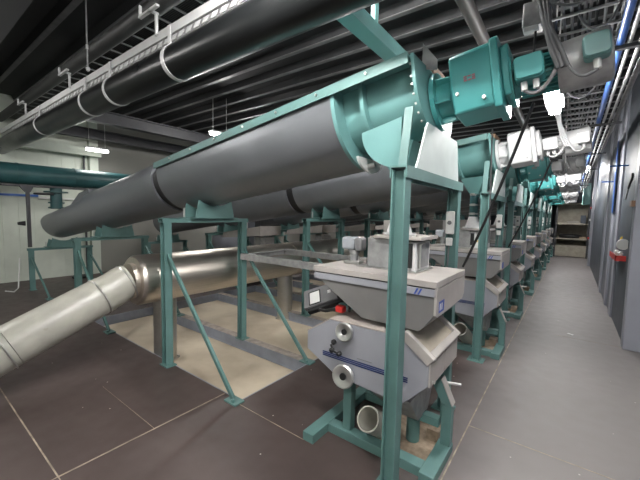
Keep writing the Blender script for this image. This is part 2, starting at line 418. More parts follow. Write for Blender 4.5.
for k, o in enumerate(gms):
    o['label'] = ['teal geared motor nearest the camera, hung from the first conveyor end plate','geared motor second from the camera, lamp overexposure painted white'][k] if k < 2 else nth(k)+' geared motor along the corridor, lamp glare painted white on its boxes'
    if k:  # farther motors: overexposure from the lamps painted on as white
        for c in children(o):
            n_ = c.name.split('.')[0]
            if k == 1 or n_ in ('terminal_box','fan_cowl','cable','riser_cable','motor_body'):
                paint_glare(c, WMETAL)
                for g in children(c): paint_glare(g, WMETAL)

# ---- main frame at the corridor side
def hpost(m, x, y, z0, z1, w_=.088, d_=.09, t_=.009):
    m.box((x-w_/2,y-d_/2,z0),(x-w_/2+t_,y+d_/2,z1)); m.box((x+w_/2-t_,y-d_/2,z0),(x+w_/2,y+d_/2,z1)); m.box((x-w_/2+t_,y-.005,z0),(x+w_/2-t_,y+.005,z1)); return m
def frame():
    base = (-.83, YC, 0); t = thing('support_frame', base, '', 'frame', 'teal steel frames along the corridor')
    for y in (1.9,3.04):
        p = hpost(MB(), -.83, y, .012, 2.02).build('post', TEALF, t, base)
        MB().box((-.92,y-.08,0),(-.74,y+.08,.012)).build('foot_plate', TEALF, p)
        p.children[0].location = (0,0,0)
        for v in p.children[0].data.vertices: v.co -= Vector(base)
    m = MB(); m.box((-.885,1.85,2.035),(-.775,3.09,2.045)); m.box((-.885,1.85,1.975),(-.877,3.09,2.035)); m.box((-.783,1.85,1.975),(-.775,3.09,2.035))
    m.build('crossbar', TEALF, t, base)
    # tapering pedestal that carries the end plate
    m = MB(); zt = 2.345
    m.hull([(-.79,2.0,2.046),(-.778,2.0,2.046),(-.778,2.94,2.046),(-.79,2.94,2.046),(-.777,2.13,zt),(-.765,2.13,zt),(-.765,2.80,zt),(-.777,2.80,zt)])
    m.build('pedestal', GLARE, t, base)
    m = MB(); m.hull([(-.895,1.985,2.046),(-.84,1.985,2.046),(-.84,2.0,2.046),(-.895,2.0,2.046),(-.895,2.06,2.44),(-.84,2.06,2.44),(-.84,2.075,2.44),(-.895,2.075,2.44)]); m.build('pedestal_flange', TEALF, t, base)
    # quarter-round saddle behind the pedestal
    prof = [(-.93,2.06),(-.93,2.40),(-1.23,2.33)]+[(-.93-.30*math.cos(math.radians(a)),2.33-.26*math.sin(math.radians(a))) for a in range(10,90,10)]
    for y in (2.10,2.82): MB().prism(prof,'y',y,y+.02).build('saddle_plate', TEAL, t, base)
    MB().box((-1.0,2.12,2.046),(-.84,2.82,2.06)).build('shelf_bracket', TEAL, t, base)
    for y in (2.25,2.47,2.69):
        MB().tube([(-.83,y,2.036),(-.83,y,2.02)], .012, 6).build('bolt', BOLT, t, base)
    # gussets
    m = MB(); m.prism([(2.99,2.03),(2.90,2.03),(2.99,1.94)],'x',-.834,-.826); m.prism([(1.95,2.03),(2.04,2.03),(1.95,1.94)],'x',-.834,-.826); m.build('gusset', TEALF, t, base)
    return t
fr = frame()
frs = [fr]+[copy_tree(fr, d, skip=('saddle_plate',)) for d in UNITS[1:]]
for k, o in enumerate(frs): o['label'] = ('tall teal steel frame in the foreground, carrying the nearest geared motor' if k == 0 else nth(k)+' teal portal frame along the corridor row')

def switch():
    base = (-.76,3.0,1.55); t = thing('switch_box', base, '', 'switch', 'switches on the frame posts')
    MB().box((-.874,2.965,1.60),(-.80,2.99,1.80)).build('cover', WHITE, t, base, bevel=.012)
    MB().tube([(-.837,2.965,1.70),(-.837,2.95,1.70)], .018, 10).build('knob', CABG, t, base)
    MB().box((-.865,2.965,1.50),(-.81,2.985,1.57)).build('lower_cover', WHITE, t, base, bevel=.008)
    MB().tube([(-.837,2.975,1.50),(-.84,2.97,1.3),(-.90,2.96,1.1),(-.97,2.95,1.0)], .006, 6).build('lead', CABG, t, base)
    return t
sw = switch()
sws = [sw]+[copy_tree(sw, d) for d in UNITS[1:]]
for k, o in enumerate(sws): o['label'] = 'white switch box on the far post of the '+nth(k)+' frame'

# ---- chute under the conveyor outlet
def chute():
    base = (-1.08, YC, 1.62); t = thing('discharge_chute', base, '', 'chute', 'funnels under the conveyor outlets')
    cx, cy = -1.08, YC
    m = MB(); z1 = za(cx)-.305; z0 = 2.07; a = .17; b = .055
    m.hull([(cx-b,cy-b,z0),(cx+b,cy-b,z0),(cx+b,cy+b,z0),(cx-b,cy+b,z0),(cx-.15,cy-a,z1-.02),(cx+.15,cy-a,z1),(cx+.15,cy+a,z1),(cx-.15,cy+a,z1-.02)])
    m.build('funnel', TEAL, t, base)
    MB().lathe((cx,cy,1.76), (0,0,1), [(0,.055),(.32,.055)], 24).build('spout', TEALD, t, base)
    for z in (1.79,1.91,2.05):
        k = MB().lathe((cx,cy,z), (0,0,1), [(0,.06),(.02,.06)], 24).build('clamp', BOLT, t, base)
        MB().box((cx-.03,cy-.085,z-.005),(cx+.03,cy-.06,z+.025)).build('clamp_screw', BOLT, k, base)
    MB().lathe((cx,cy,1.605), (0,0,1), [(0,.13),(.012,.13),(.012,.10),(.155,.056)], 24).build('inlet_cone', WMETAL, t, base)
    return t
ch = chute()
chs = [ch]+[copy_tree(ch, d) for d in UNITS[1:]]
for k, o in enumerate(chs): o['label'] = ('teal funnel and spout behind the nearest frame post, under the first conveyor' if k == 0 else ('teal funnel with clamped spout visible between the first and second frames' if k == 1 else nth(k)+' teal funnel and spout under a conveyor outlet'))

# ---- inlet box on the hopper
def inlet():
    base = (-1.1, YC, 1.345); t = thing('inlet_box', base, '', 'box', 'feed inlet boxes on the hoppers')
    MB().box((-1.27,2.31,1.347),(-1.07,2.62,1.575)).build('housing', GALV, t, base, bevel=.004)
    MB().box((-1.07,2.32,1.347),(-.88,2.61,1.56)).build('window_panel', WMETAL, t, base, bevel=.004)
    m = MB(); m.box((-1.065,2.308,1.38),(-1.02,2.32,1.54)); m.box((-.935,2.308,1.37),(-.905,2.32,1.55)); m.build('slot', BLACK, t, base)
    MB().box((-.875,2.37,1.37),(-.87,2.56,1.55)).build('dark_panel', GALV, t, base)
    MB().tube([(-.855,2.34,1.37),(-.855,2.34,1.54),(-.855,2.42,1.56)], .006, 6).build('rod', BOLT, t, base)
    MB().box((-1.20,2.28,1.577),(-.83,2.65,1.603)).build('top_flange', HOPW, t, base, bevel=.003)
    for z in (1.44,1.475): MB().tube([(-.985,2.317,z),(-.985,2.312,z)], .014, 10).build('warning_dot', YEL, t, base)
    for i in range(7):
        x = -1.05+.03*i; MB().tube([(x,2.295,1.604),(x,2.295,1.614)], .006, 6).build('bolt', BOLT, t, base)
    MB().box((-1.36,2.29,1.339),(-.86,2.64,1.347)).build('base_flange', BOLT, t, base)
    return t
inl = inlet()
inls = [inl]+[copy_tree(inl, d, skip=('bolt','rod')) for d in UNITS[1:]]
for k, o in enumerate(inls): o['label'] = ('grey inlet box with yellow dots standing on the nearest hopper' if k == 0 else 'grey inlet box on top of the '+nth(k)+' hopper')

def actuator():
    base = (-1.47, 2.42, 1.34); t = thing('valve_actuator', base, '', 'actuator', 'small actuators on the hoppers')
    MB().box((-1.53,2.37,1.34),(-1.38,2.5,1.365)).build('foot', BOLT, t, base, bevel=.004)
    MB().lathe((-1.46,2.43,1.365), (0,0,1), [(0,.035),(.05,.035),(.06,.045),(.09,.045)], 16).build('neck', GALV, t, base)
    MB().box((-1.56,2.37,1.455),(-1.44,2.49,1.565)).build('clear_cup', GLASS, t, base, bevel=.02)
    MB().box((-1.435,2.38,1.45),(-1.37,2.48,1.56)).build('head', CABG, t, base, bevel=.015)
    return t
ac = actuator()
for k, d in enumerate(UNITS):
    o = ac if k == 0 else copy_tree(ac, d)
    o['label'] = ('small grey actuator left of the inlet box, on the nearest hopper' if k == 0 else 'small grey actuator on the '+nth(k)+' hopper')

# ---- feed hopper
def hopper():
    y0, y1 = 2.10, 2.78; base = (-1.15, 2.44, 1.0)
    t = thing('feed_hopper', base, '', 'hopper', 'grey feed hoppers on the mills')
    m = MB(); m.prism([(-1.60,1.235),(-.664,1.235),(-.664,1.115),(-.72,1.03),(-.76,.99),(-1.19,.99)],'y',y0+.012,y1-.012); m.build('bin', HOPG, t, base, bevel=.004)
    m = MB(); m.box((-1.635,y0,1.235),(-.652,y1,1.285)); m.build('lower_rim', MILL, t, base, bevel=.003)
    m = MB(); m.box((-1.625,y0+.01,1.285),(-.662,y1-.01,1.293)); m.build('gasket', BLACK, t, base)
    m = MB(); m.box((-1.64,y0-.006,1.293),(-.65,y1+.006,1.337)); m.build('lid', HOPW, t, base, bevel=.004)
    m = MB(); m.prism([(y0,1.29),(y1,1.29),(y1,1.15),(y1-.05,1.115),(y0+.02,1.105),(y0,1.12)],'x',-.664,-.648); m.build('side_panel', HOPW, t, base)
    MB().box((-.6478,y0+.05,1.125),(-.6465,y0+.16,1.20)).build('blue_label', LBLUE, t, base)
    for y in (0,.035): MB().box((-.6466,y0+.065+y,1.14),(-.6460,y0+.085+y,1.185)).build('label_print', WHITE, t, base)
    for x in (-.80,-.775):
        m = MB(); m.prism([(x,1.24),(x+.012,1.24),(x+.032,1.28),(x+.02,1.28)],'y',y0-.003,y0); m.build('blue_dash', LBLUE, t, base)
    # u-shaped handle and raised flap at the left rear
    MB().tube([(-1.62,2.60,1.34),(-1.62,2.60,1.375),(-1.56,2.60,1.38),(-1.50,2.60,1.375),(-1.50,2.60,1.34)], .008, 6).build('handle', BOLT, t, base)
    MB().prism([(-1.60,1.34),(-1.36,1.34),(-1.36,1.38)],'y',2.45,2.58).build('flap', HOPW, t, base)
    return t
hp = hopper()
for k, d in enumerate(UNITS):
    o = hp if k == 0 else copy_tree(hp, d, skip=('label_print',))
    o['label'] = ('wide grey feed hopper in the foreground with a flat dusty lid' if k == 0 else nth(k)+' feed hopper in the corridor row')

# ---- roller mill
def mill():
    y0, y1 = 2.06, 2.68; base = (-1.15, 2.4, 0)
    t = thing('roller_mill', base, '', 'mill', 'grey mills in a row along the corridor')
    prof = [(-1.66,.80),(-1.66,.655),(-1.38,.515),(-.84,.475),(-.665,.66),(-.665,.80),(-.84,.945),(-1.44,.94)]
    m = MB(); m.prism(prof,'y',y0,y1); bd = m.build('body', MILL, t, base, bevel=.006)
    # dusty top sheet
    m = MB(); m.prism([(-1.665,.805),(-1.445,.948),(-.84,.953),(-.84,.947),(-1.44,.942),(-1.66,.80)],'y',y0-.002,y1+.002); m.build('top_sheet', MILLW, t, base)
    # end hatch : frame of four rails around a dusted tray, sloping to the corridor
    def sl(u, off=0):  # along slope from (-.84,.995) to (-.655,.842)
        a = Vector((-.845,.968)); b = Vector((-.652,.822)); d = b-a; n_ = Vector((-d.y,d.x)).normalized(); q = a+d*u+n_*off; return q.x, q.y
    def slab(u0,u1,o0,o1,ya,yb_):
        return [(*sl(u0,o0),),(*sl(u1,o0),),(*sl(u1,o1),),(*sl(u0,o1),)]
    m = MB()
    m.prism(slab(0,1,-.03,.035,0,0),'y',y0-.01,y0+.035); m.prism(slab(0,1,-.03,.035,0,0),'y',y1-.035,y1+.01); m.prism(slab(.80,1,-.03,.035,0,0),'y',y0+.035,y1-.035)
    m.build('hatch_frame', HOPW, t, base, bevel=.004)
    m = MB(); m.prism(slab(0,.8,.002,.008,0,0),'y',y0+.035,y1-.035); m.build('dust_tray', FLOUR, t, base)
    MB().prism([(-.664,.815),(-.664,.655),(-.652,.655),(-.652,.815)],'y',y0,y0+.30).build('door_panel', HOPW, t, base, bevel=.003)
    MB().prism([(-.664,.815),(-.664,.655),(-.652,.655),(-.652,.815)],'y',y0+.306,y1).build('door_panel', HOPW, t, base, bevel=.003)
    for z in (.83,.68): MB().tube([(-.652,y0+.05,z),(-.637,y0+.05,z)], .012, 8).build('latch_screw', BOLT, t, base)
    # round silver hand wheels on the near side
    for (x,z,r,tz) in ((-1.285,.885,.070,0),(-1.285,.545,.088,0)):
        c = Vector((x,y0,z)); ax = Vector((.10,-1,.12))
        wheel = MB().lathe(c, ax, [(-.02,r*.55),(.03,r*.55),(.035,r),(.048,r),(.056,r*.9),(.05,r*.5),(.04,r*.32)], 28).build('hand_wheel', BOLT, t, base)
        MB().lathe(c+ax.normalized()*.042, ax, [(0,r*.3),(.008,r*.3)], 16).build('hub', BLACK, wheel, base)
    m = MB(); m.tube([(-1.40,y0-.04,.765),(-1.37,y0-.045,.72),(-1.30,y0-.045,.715)], .008, 8); m.build('lever', BLACK, t, base)
    for p_ in ((-1.385,y0-.045,.725),(-1.32,y0-.045,.715),(-1.38,y0-.03,.785)):
        MB().lathe(Vector(p_)+Vector((0,.02,0)), (0,-1,0), [(0,.012),(.01,.020),(.03,.020),(.04,.010)], 12).build('knob', BLACK, t, base)
    m = MB(); 
    for i in range(3): m.box((-1.50,y0-.003,.672-.014*i),(-.80,y0,.680-.014*i))
    m.build('navy_stripes', NAVY, t, base)
    MB().box((-1.19,y0-.002,.70),(-1.07,y0,.703)).build('seam_line', CABG, t, base)
    # stand
    m = MB(); 
    b_ = m.box((-1.56,1.90,0),(-1.46,2.88,.07)).box((-.70,2.06,0),(-.60,2.50,.07)).box((-1.46,2.10,0),(-.70,2.19,.07)).box((-1.46,2.70,0),(-.70,2.78,.07))
    m.build('base_frame', TEALF, t, base, bevel=.004)
    MB().bar((-.735,2.74,.07),(-.735,2.74,.56),.07,.06,(1,0,0)).build('leg', TEALF, t, base, bevel=.003)
    for y in (2.46,):
        m = MB()
        m.bar((-.64,y,.07),(-.64,y,.38),.07,.07,(1,0,0)); m.hull([(-.675,y-.035,.38),(-.605,y-.035,.38),(-.605,y+.035,.38),(-.675,y+.035,.38),(-.76,y-.035,.53),(-.69,y-.035,.56),(-.69,y+.035,.56),(-.76,y+.035,.53)])
        m.build('leg', TEALF, t, base, bevel=.003)
    MB().bar((-.601,2.46,.385),(-.686,2.46,.565),.075,.006,(1,0,.5)).build('leg_plate', HOPW, t, base)
    for y in (2.16,2.72):
        MB().box((-1.34,y-.035,.07),(-1.27,y+.035,.52)).build('leg', TEALF, t, base, bevel=.003)
    MB().bar((-1.27,2.42,.24),(-.68,2.42,.24),.07,.06).build('crossbar', TEALF, t, base, bevel=.003)
    MB().tube([(-.74,2.5,.50),(-.58,2.56,.50)], .011, 8).build('handle_rod', BOLT, t, base)
    # outlet under the body
    m = MB(); m.hull([(-.98,2.3,.26),(-.80,2.3,.26),(-.80,2.5,.26),(-.98,2.5,.26),(-1.2,2.12,.50),(-.80,2.12,.48),(-.80,2.62,.48),(-1.2,2.62,.50)]); m.build('outlet_cone', GALV, t, base)
    MB().pipe((-1.07,2.03,.30),(-1.02,2.32,.09),.088,.079).build('spout', PIPEG, t, base)
    MB().lathe((-.88,2.42,.02), (0,0,1), [(0,.05),(.25,.05)], 20).build('drop_pipe', TEALF, t, base)
    return t
ml = mill()
for k, d in enumerate(UNITS):
    o = ml if k == 0 else copy_tree(ml, d, skip=('seam_line',))
    o['label'] = ('large grey roller mill in the foreground with two silver hand wheels' if k == 0 else nth(k)+' roller mill on a teal stand beside the corridor')
for k, d in enumerate(UNITS):
    o = MB().box((-1.12,2.22+d,.001),(-.71,2.75+d,.012)).build('chipboard_sheet', OSB, off=(0,0,0)); tag(o, 'chipboard sheet on the floor under the '+nth(k)+' mill', 'board', 'chipboard sheets under the mills')
    o = MB().box((-.80,2.50+d,.013),(-.71,2.64+d,.10)).build('wooden_block', OSB); tag(o, 'small wooden block inside the '+nth(k)+' mill stand', 'block', 'wooden blocks in the mill stands')

# ---- trestles under the conveyors
def trestle(x):
    zt = za(x)-.42-.155; base = (x, 2.43, 0)
    t = thing('conveyor_trestle', base, '', 'trestle', 'teal trestles under the conveyors')
    for y in (1.90,2.97):
        p = hpost(MB(), x, y, .012, zt-.05, .09, .085, .008).build('post', TEALF, t, base)
        MB().box((x-.07,y-.06,0),(x+.09,y+.06,.012)).build('foot_plate', TEALF, p, base)
        b = MB().bar((x+.03,y-.0,min(1.27,zt-.2)),(x+1.17,y-.0,.02),.028,.038).build('brace', TEALF, t, base)
        m = MB(); m.box((x+1.1,y-.055,0),(x+1.26,y+.055,.014)); m.tube([(x+1.2,y-.03,.014),(x+1.2,y-.03,.04)],.018,6); m.build('brace_foot', TEALF, b, base)
    m = MB(); m.box((x-.05,1.84,zt-.05),(x+.05,3.03,zt-.042)); m.box((x-.05,1.84,zt-.042),(x-.042,3.03,zt)); m.box((x+.042,1.84,zt-.042),(x+.05,3.03,zt)); m.box((x-.05,1.84,zt-.008),(x+.05,3.03,zt))
    m.build('crossbar', TEALF, t, base)
    # curved saddle
    r = .432
    for xs in (x-.16, x+.10):
        prof = [(YC-.27,zt+.01)]+[(YC+r*math.sin(math.radians(a)), za(xs)-r*math.cos(math.radians(a))-.008) for a in range(-32,33,8)]+[(YC+.27,zt+.01)]
        MB().prism(prof,'x',xs,xs+.015).build('saddle', TEALF, t, base)
    MB().box((x-.17,YC-.32,zt),(x+.13,YC+.32,zt+.01)).build('saddle_base', TEALF, t, base)
    for s_ in (-1,1): MB().tube([(x-.1,YC+s_*.29,zt),(x-.1,YC+s_*.29,zt+.12)], .012, 8).build('stud', BOLT, t, base)
    return t
TRX = {-3.57:'upper', -6.35:'middle', -9.1:'lower'}
for x, wd in TRX.items():
    tr = trestle(x)
    for k, d in enumerate(UNITS):
        o = tr if k == 0 else copy_tree(tr, d)
        o['label'] = 'teal trestle under the %s part of the %s conveyor'%(wd, nth(k))
    # the middle trestle's feet stand on the boards beyond the pit

# ================================================================= DUCT THROUGH THE FRAMES
DX, DZ, DR = -3.97-.02, .94, .29
t = thing('steel_duct', (DX,1.9,DZ), 'large brushed stainless duct running level behind the trestle posts', 'duct')
base = tuple(t.location)
ys = [1.76,4.35,6.9,9.4,11.9,14.4,16.9,19.4]
for a, b in zip(ys, ys[1:]):
    MB().lathe((DX,a+.01,DZ), (0,1,0), [(0,DR),(b-a-.02,DR)], 64).build('section', STEEL, t, base)
for a in ys[1:-1]:
    s_ = MB().lathe((DX,a-.02,DZ), (0,1,0), [(0,DR+.008),(.04,DR+.008)], 48).build('seam_band', STEEL, t, base)
    for z in (-.02,.1): MB().tube([(DX+DR*.93,a-.05,DZ+z),(DX+DR*.93+.06,a-.05,DZ+z)], .012, 6).build('clip', BOLT, s_, base)
MB().lathe((DX,1.67,DZ), (0,1,0), [(0,.205),(.05,.205),(.055,.27),(.085,.29),(.11,.29)], 48).build('end_ring', STEEL, t, base)
el = thing('sloping_pipe', (-3.99,1.8,DZ), 'fat beige-grey pipe sloping from the duct end down to the floor at left', 'pipe')
base = tuple(el.location); P0 = Vector((DX,1.665,DZ)); P1 = Vector((DX,1.53,.875)); P2 = Vector((DX,-.22,.12))
dr = (P2-P1).normalized()
MB().tube([P0,P0.lerp(P1,.5)+Vector((0,0,.012)),P1,P1+dr*.1], .195, 40).build('elbow', PIPEG, el, base, angle=60)
MB().tube([P1+dr*.1,P1+dr*.95], .20, 40).build('pipe_length', PIPEG, el, base)
MB().tube([P1+dr*.955,P2], .20, 40).build('pipe_length', PIPEG, el, base)
for s_ in (-.13,.16,1.0,1.25):
    c = P1+dr*s_; rg = .203
    u = Vector((1,0,0)); v = dr.cross(u)
    MB().tube([c+(u*math.cos(i*math.pi/16)+v*math.sin(i*math.pi/16))*rg for i in range(32)], .009, 6, closed=True).build('ring_clamp', BOLT, el, base)
    
def stand(x, y, lab):
    t = thing('duct_support', (x,y,PZ), lab, 'support', 'steel cylinders under the duct'); base = (x,y,PZ)
    MB().lathe((x,y,PZ+.01), (0,0,1), [(0,.15),(.01,.15),(.01,.135),(DZ-DR-PZ+.0,.135)], 40).build('column', STEELV, t, base)
    MB().lathe((x,y,.32), (0,0,1), [(0,.138),(.015,.138)], 40).build('band', STEELV, t, base)
    m = MB()
    for i in range(6):
        a = i*math.pi/3; m.box((x+.15*math.cos(a)-.012,y+.15*math.sin(a)-.012,PZ),(x+.15*math.cos(a)+.012,y+.15*math.sin(a)+.012,PZ+.03))
    m.build('foot_lugs', BOLT, t, base)
stand(-4.05, 2.13, 'stainless cylinder under the duct, behind the near left trestle post')
stand(-4.05, 4.35, 'stainless cylinder under the duct, left of the mill')
stand(-4.05, 6.9, 'third stainless cylinder under the duct, far behind the mill')

# galvanised frame between trestle post and hopper
t = thing('galvanised_frame', (-2.6,3.4,1.15), 'horizontal galvanised angle-iron frame between trestle post and nearest hopper', 'frame'); base = tuple(t.location)
for a,b in (((-3.52,2.90),(-1.72,2.90)),((-3.52,3.75),(-1.72,3.75))):
    m = MB(); m.box((a[0],a[1],1.12),(b[0],a[1]+.008,1.20)); m.box((a[0],a[1]+.008,1.192),(b[0],a[1]+.06,1.20)); m.build('rail', GALV, t, base)
for x in (-3.52,-1.78):
    m = MB(); m.box((x,3.0,1.12),(x+.008,3.75,1.19)); m.box((x,3.0,1.183),(x+.06,3.75,1.191)); m.build('cross_rail', GALV, t, base)

# handheld meter with red connector lying on the mill
t = thing('portable_meter', (-1.62,2.45,.93), 'dark portable meter with a white screen lying on the nearest mill', 'meter'); base = tuple(t.location)
c = Vector((-1.74,2.42,1.01)); Rm = Matrix.Rotation(math.radians(25),3,'Z') @ Matrix.Rotation(math.radians(-22),3,'Y') @ Matrix.Rotation(math.radians(40),3,'X')
def mbox(a, b, nm, mm, par=t, bev=.004):
    m = MB(); m.box(a,b)
    for v in m.bm.verts: v.co = Rm @ (v.co*1.25) + c
    return m.build(nm, mm, par, base, bevel=bev)
mbox((-.17,-.07,-.02),(.15,.09,.02),'case',CABG)
mbox((.09,-.075,-.025),(.17,.095,.035),'grip',BLACK)
mbox((-.12,-.05,.02),(-.045,.05,.024),'screen',WHITE,bev=0)
mbox((-.13,-.06,.018),(-.035,.06,.022),'screen_frame',BLACK,bev=0)
mbox((.02,.0,.02),(.045,.025,.024),'button',WHITE,bev=0)
mbox((-.15,-.10,-.03),(.12,-.07,.01),'strap',BLACK)
MB().tube([(-1.72,2.30,.91),(-1.62,2.25,.93),(-1.53,2.22,.965),(-1.48,2.2,.975)], .014, 8).build('lead', BLACK, t, base)
MB().box((-1.47,2.17,.968),(-1.40,2.23,1.02)).build('red_connector', RED, t, base, bevel=.008)
MB().tube([(-1.53,2.5,1.05),(-1.44,2.35,1.03),(-1.37,2.22,.985)], .013, 8).build('lead', BLACK, t, base)
MB().box((-1.51,2.28,.985),(-1.42,2.34,1.01)).build('clamp', TEALF, t, base)

# black cable hanging from the nearest motor down behind the hopper
def hang_cable(p0,p1,r,sag,lab,mm=BLACK,group=None):
    pts = []
    for i in range(19):
        u = i/18; p = Vector(p0).lerp(Vector(p1),u); p.z -= sag*math.sin(math.pi*u); pts.append(p)
    return tag(MB().tube(pts, r, 8).build('hanging_cable', mm), lab, 'cable', group)
for k, d in enumerate(UNITS[:2]):
    hang_cable((-.235,2.5+d,2.47),(-.68,2.84+d,1.35),.010,.05,('long black cable slanting from the nearest motor down to its hopper' if k == 0 else 'black cable slanting down from the '+nth(k)+' motor'),group='black cables from the motors')
hang_cable((-.47,2.55,2.35),(-.52,2.95,1.55),.005,.0,'thin straight grey rod hanging behind the nearest gearbox',CABG)

# ================================================================= LAMPS
def lamp(x, y, z, lab, L_=.85, axis='y', watts=60, mm=LAMP, group='tube lamps over the motors'):
    t = thing('tube_or_fill_lamp', (x,y,z), lab, 'lamp', group); base = (x,y,z)
    d = Vector((0,1,0)) if axis == 'y' else Vector((1,0,0)); s = Vector((1,0,0)) if axis == 'y' else Vector((0,1,0)); p = Vector((x,y,z))
    m = MB(); m.bar(p-d*L_/2+Vector((0,0,.05)),p+d*L_/2+Vector((0,0,.05)),.15,.035); m.build('housing', WMETAL, t, base, bevel=.006)
    m = MB(); m.bar(p-d*(L_/2-.01),p+d*(L_/2-.01),.095,.065); m.build('diffuser', mm, t, base, bevel=.02)
    for q in (-1,1): MB().tube([p+d*q*L_*.35+Vector((0,0,.067)),(p+d*q*L_*.35).xy.to_3d()+Vector((0,0,CH))], .006, 6).build('rod', BOLT, t, base)
    if not watts: return t
    ld = bpy.data.lights.new('lamp_light','AREA'); ld.shape = 'RECTANGLE'; ld.size = L_ if axis == 'x' else .1; ld.size_y = .1 if axis == 'x' else L_; ld.energy = watts; ld.color = (1,.985,.96)
    lo = bpy.data.objects.new('lamp_light', ld); C.objects.link(lo); lo.parent = t; lo.location = (0,0,-.045)
    return t
for k,(x,y,z) in enumerate(CORR_LAMPS[::2]): lamp(x,y,z, nth(k)+' bright tube lamp hanging between the geared motors', watts=0)
lamp(-9.45,3.32,3.2,'bright tube lamp under the ceiling by the far left wall', .5, watts=45, mm=LAMPF, group='hall lamps')
for i,(x,y,wt) in enumerate(((.35,.9,9),(.35,-1.6,12),(-1.3,.95,9),(-6.2,-.9,4),(-6.36,4.65,20),(-5.9,10.5,22),(-5.9,15.5,22),(-9.3,8.5,20),(.3,14.5,5),(-1.9,2.35,26))):  # far-conveyor, left-wall and corridor-end lamps are unseen, added as fill
    lamp(x,y,4.0 if i == 9 else 3.45,['tube lamp above the corridor, just behind the viewpoint','tube lamp above the corridor, farther behind the viewpoint','tube lamp over the open floor at left','tube lamp over the far left open floor','tube lamp above the second and third conveyors','unseen fill lamp added above the fourth and fifth conveyors','unseen fill lamp added above the far conveyors','unseen fill lamp added by the left wall beyond the first conveyors','unseen fill lamp added over the far end of the corridor','tube lamp high behind the black pipe, above the nearest conveyor'][i],.5 if i == 4 else 1.3,axis='x' if i in (2,3,9) else 'y',watts=wt,group='hall lamps')

# ================================================================= OVERHEAD PIPES
def clamp_ring(par, base, x, y, z, r, mm=WMETAL):
    MB().tube([(x,y+r*math.cos(i*math.pi/16),z+r*math.sin(i*math.pi/16)) for i in range(32)], .014, 6, closed=True).build('collar', mm, par, base)
bp = thing('black_pipe', (-5,1.72,3.105), 'thick glossy black pipe crossing overhead in front of the conveyors', 'pipe'); base = tuple(bp.location)
MB().lathe((LW,1.72,3.105), (1,0,0), [(0,.152),(11.6,.152)], 56).build('tube', BPIPE, bp, base)
for x in (-2.97,-4.25,-5.0,-7.0,-.8):
    m = MB(); m.lathe((x-.025,1.72,3.105),(1,0,0),[(0,.158),(.05,.158)],40); cc = m.build('collar', WMETAL, bp, base)
    MB().bar((x,1.640,3.19),(x,1.640,3.40),.012,.045,(1,0,0)).build('strap', WMETAL, cc, base)
b2 = thing('rear_black_pipe', (-5,1.66,3.74), 'dull black lagged pipe above the pale cable tray', 'pipe'); base = tuple(b2.location)
MB().lathe((LW,1.66,3.74), (1,0,0), [(0,.075),(11.2,.075)], 32).build('tube', mat('dull_black_lagging', (.03,.03,.03), .55, noise=.25, bump=.2, scale=5), b2, base)
# pale perforated strut tray
t = thing('cable_tray', (-5,1.6,3.4), 'pale metal strut tray with perforated edge above the black pipe', 'tray'); base = tuple(t.location)
m = MB(); m.box((LW,1.585,3.335),(1.2,1.60,3.415)); m.box((LW,1.60,3.335),(1.2,1.70,3.343)); m.build('rail', WMETAL, t, base)
m = MB(); x = -9.0
while x < .9: m.prism([(x,3.285),(x+.07,3.285),(x+.10,3.325),(x+.03,3.325)],'y',1.598,1.604); x += .12
m.build('perforated_edge', WMETAL, t, base)
m = MB(); m.box((LW,1.606,3.275),(1.2,1.612,3.335)); m.build('edge_strip', GALV, t, base)
# cable ladder beyond it
t = thing('cable_ladder', (-5,1.88,3.78), 'dark cable ladder with bundled cables beside the pale tray', 'cable ladder'); base = tuple(t.location)
for y in (1.78,1.98): MB().box((LW,y,3.76),(1.2,y+.012,3.82)).build('side_rail', GALV, t, base)
for i in range(34):
    x = -9.6+.3*i; MB().box((x,1.792,3.76),(x+.02,1.98,3.775)).build('rung', GALV, t, base)
m = MB()
for i in range(8): m.tube([(LW,1.805+.022*i,3.79),(1.2,1.805+.022*i,3.79)], .009, 6)
o = m.build('cables', BLACK, t, base); o['kind'] = 'stuff'
# Z hangers and threaded rods
for i,(x,lab) in enumerate(((-3.2,'white bracket hanger at the top, nearest on the pale tray'),(-5.55,'white bracket hanger second along the pale tray'),(-7.8,'white bracket hanger farthest along the pale tray'))):
    t = thing('bracket_hanger', (x,1.53,3.4), lab, 'hanger', 'bracket hangers on the tray'); base = tuple(t.location)
    MB().bar((x,1.572,3.38),(x,1.572,3.575),.022,.022,(1,0,0)).build('stem', WMETAL, t, base)
    MB().bar((x-.20,1.515,3.575),(x+.14,1.515,3.575),.03,.02).build('arm', WMETAL, t, base)
    MB().bar((x,1.50,3.575),(x,1.59,3.575),.03,.02).build('foot', WMETAL, t, base)
    MB().bar((x-.19,1.515,3.575),(x-.19,1.515,3.68),.022,.02,(1,0,0)).build('lip', WMETAL, t, base)
t = thing('threaded_rod', (-5.1,1.57,3.45), 'long threaded rod with white sleeve holding up the tray', 'rod'); base = tuple(t.location)
MB().tube([(-4.9,1.575,3.45),(-4.9,1.575,CH)], .009, 8).build('rod', GALV, t, base)
MB().tube([(-4.9,1.575,3.46),(-4.9,1.575,3.50)], .02, 8).build('nut', WMETAL, t, base)
MB().tube([(-4.9,1.575,3.72),(-4.9,1.575,3.77)], .016, 8).build('sleeve', WMETAL, t, base)

for o in bpy.data.objects:
    if o.parent is None and o.name.split('.')[0] in ('rear_black_pipe','cable_tray','cable_ladder','bracket_hanger','threaded_rod'): o.location.y += .07

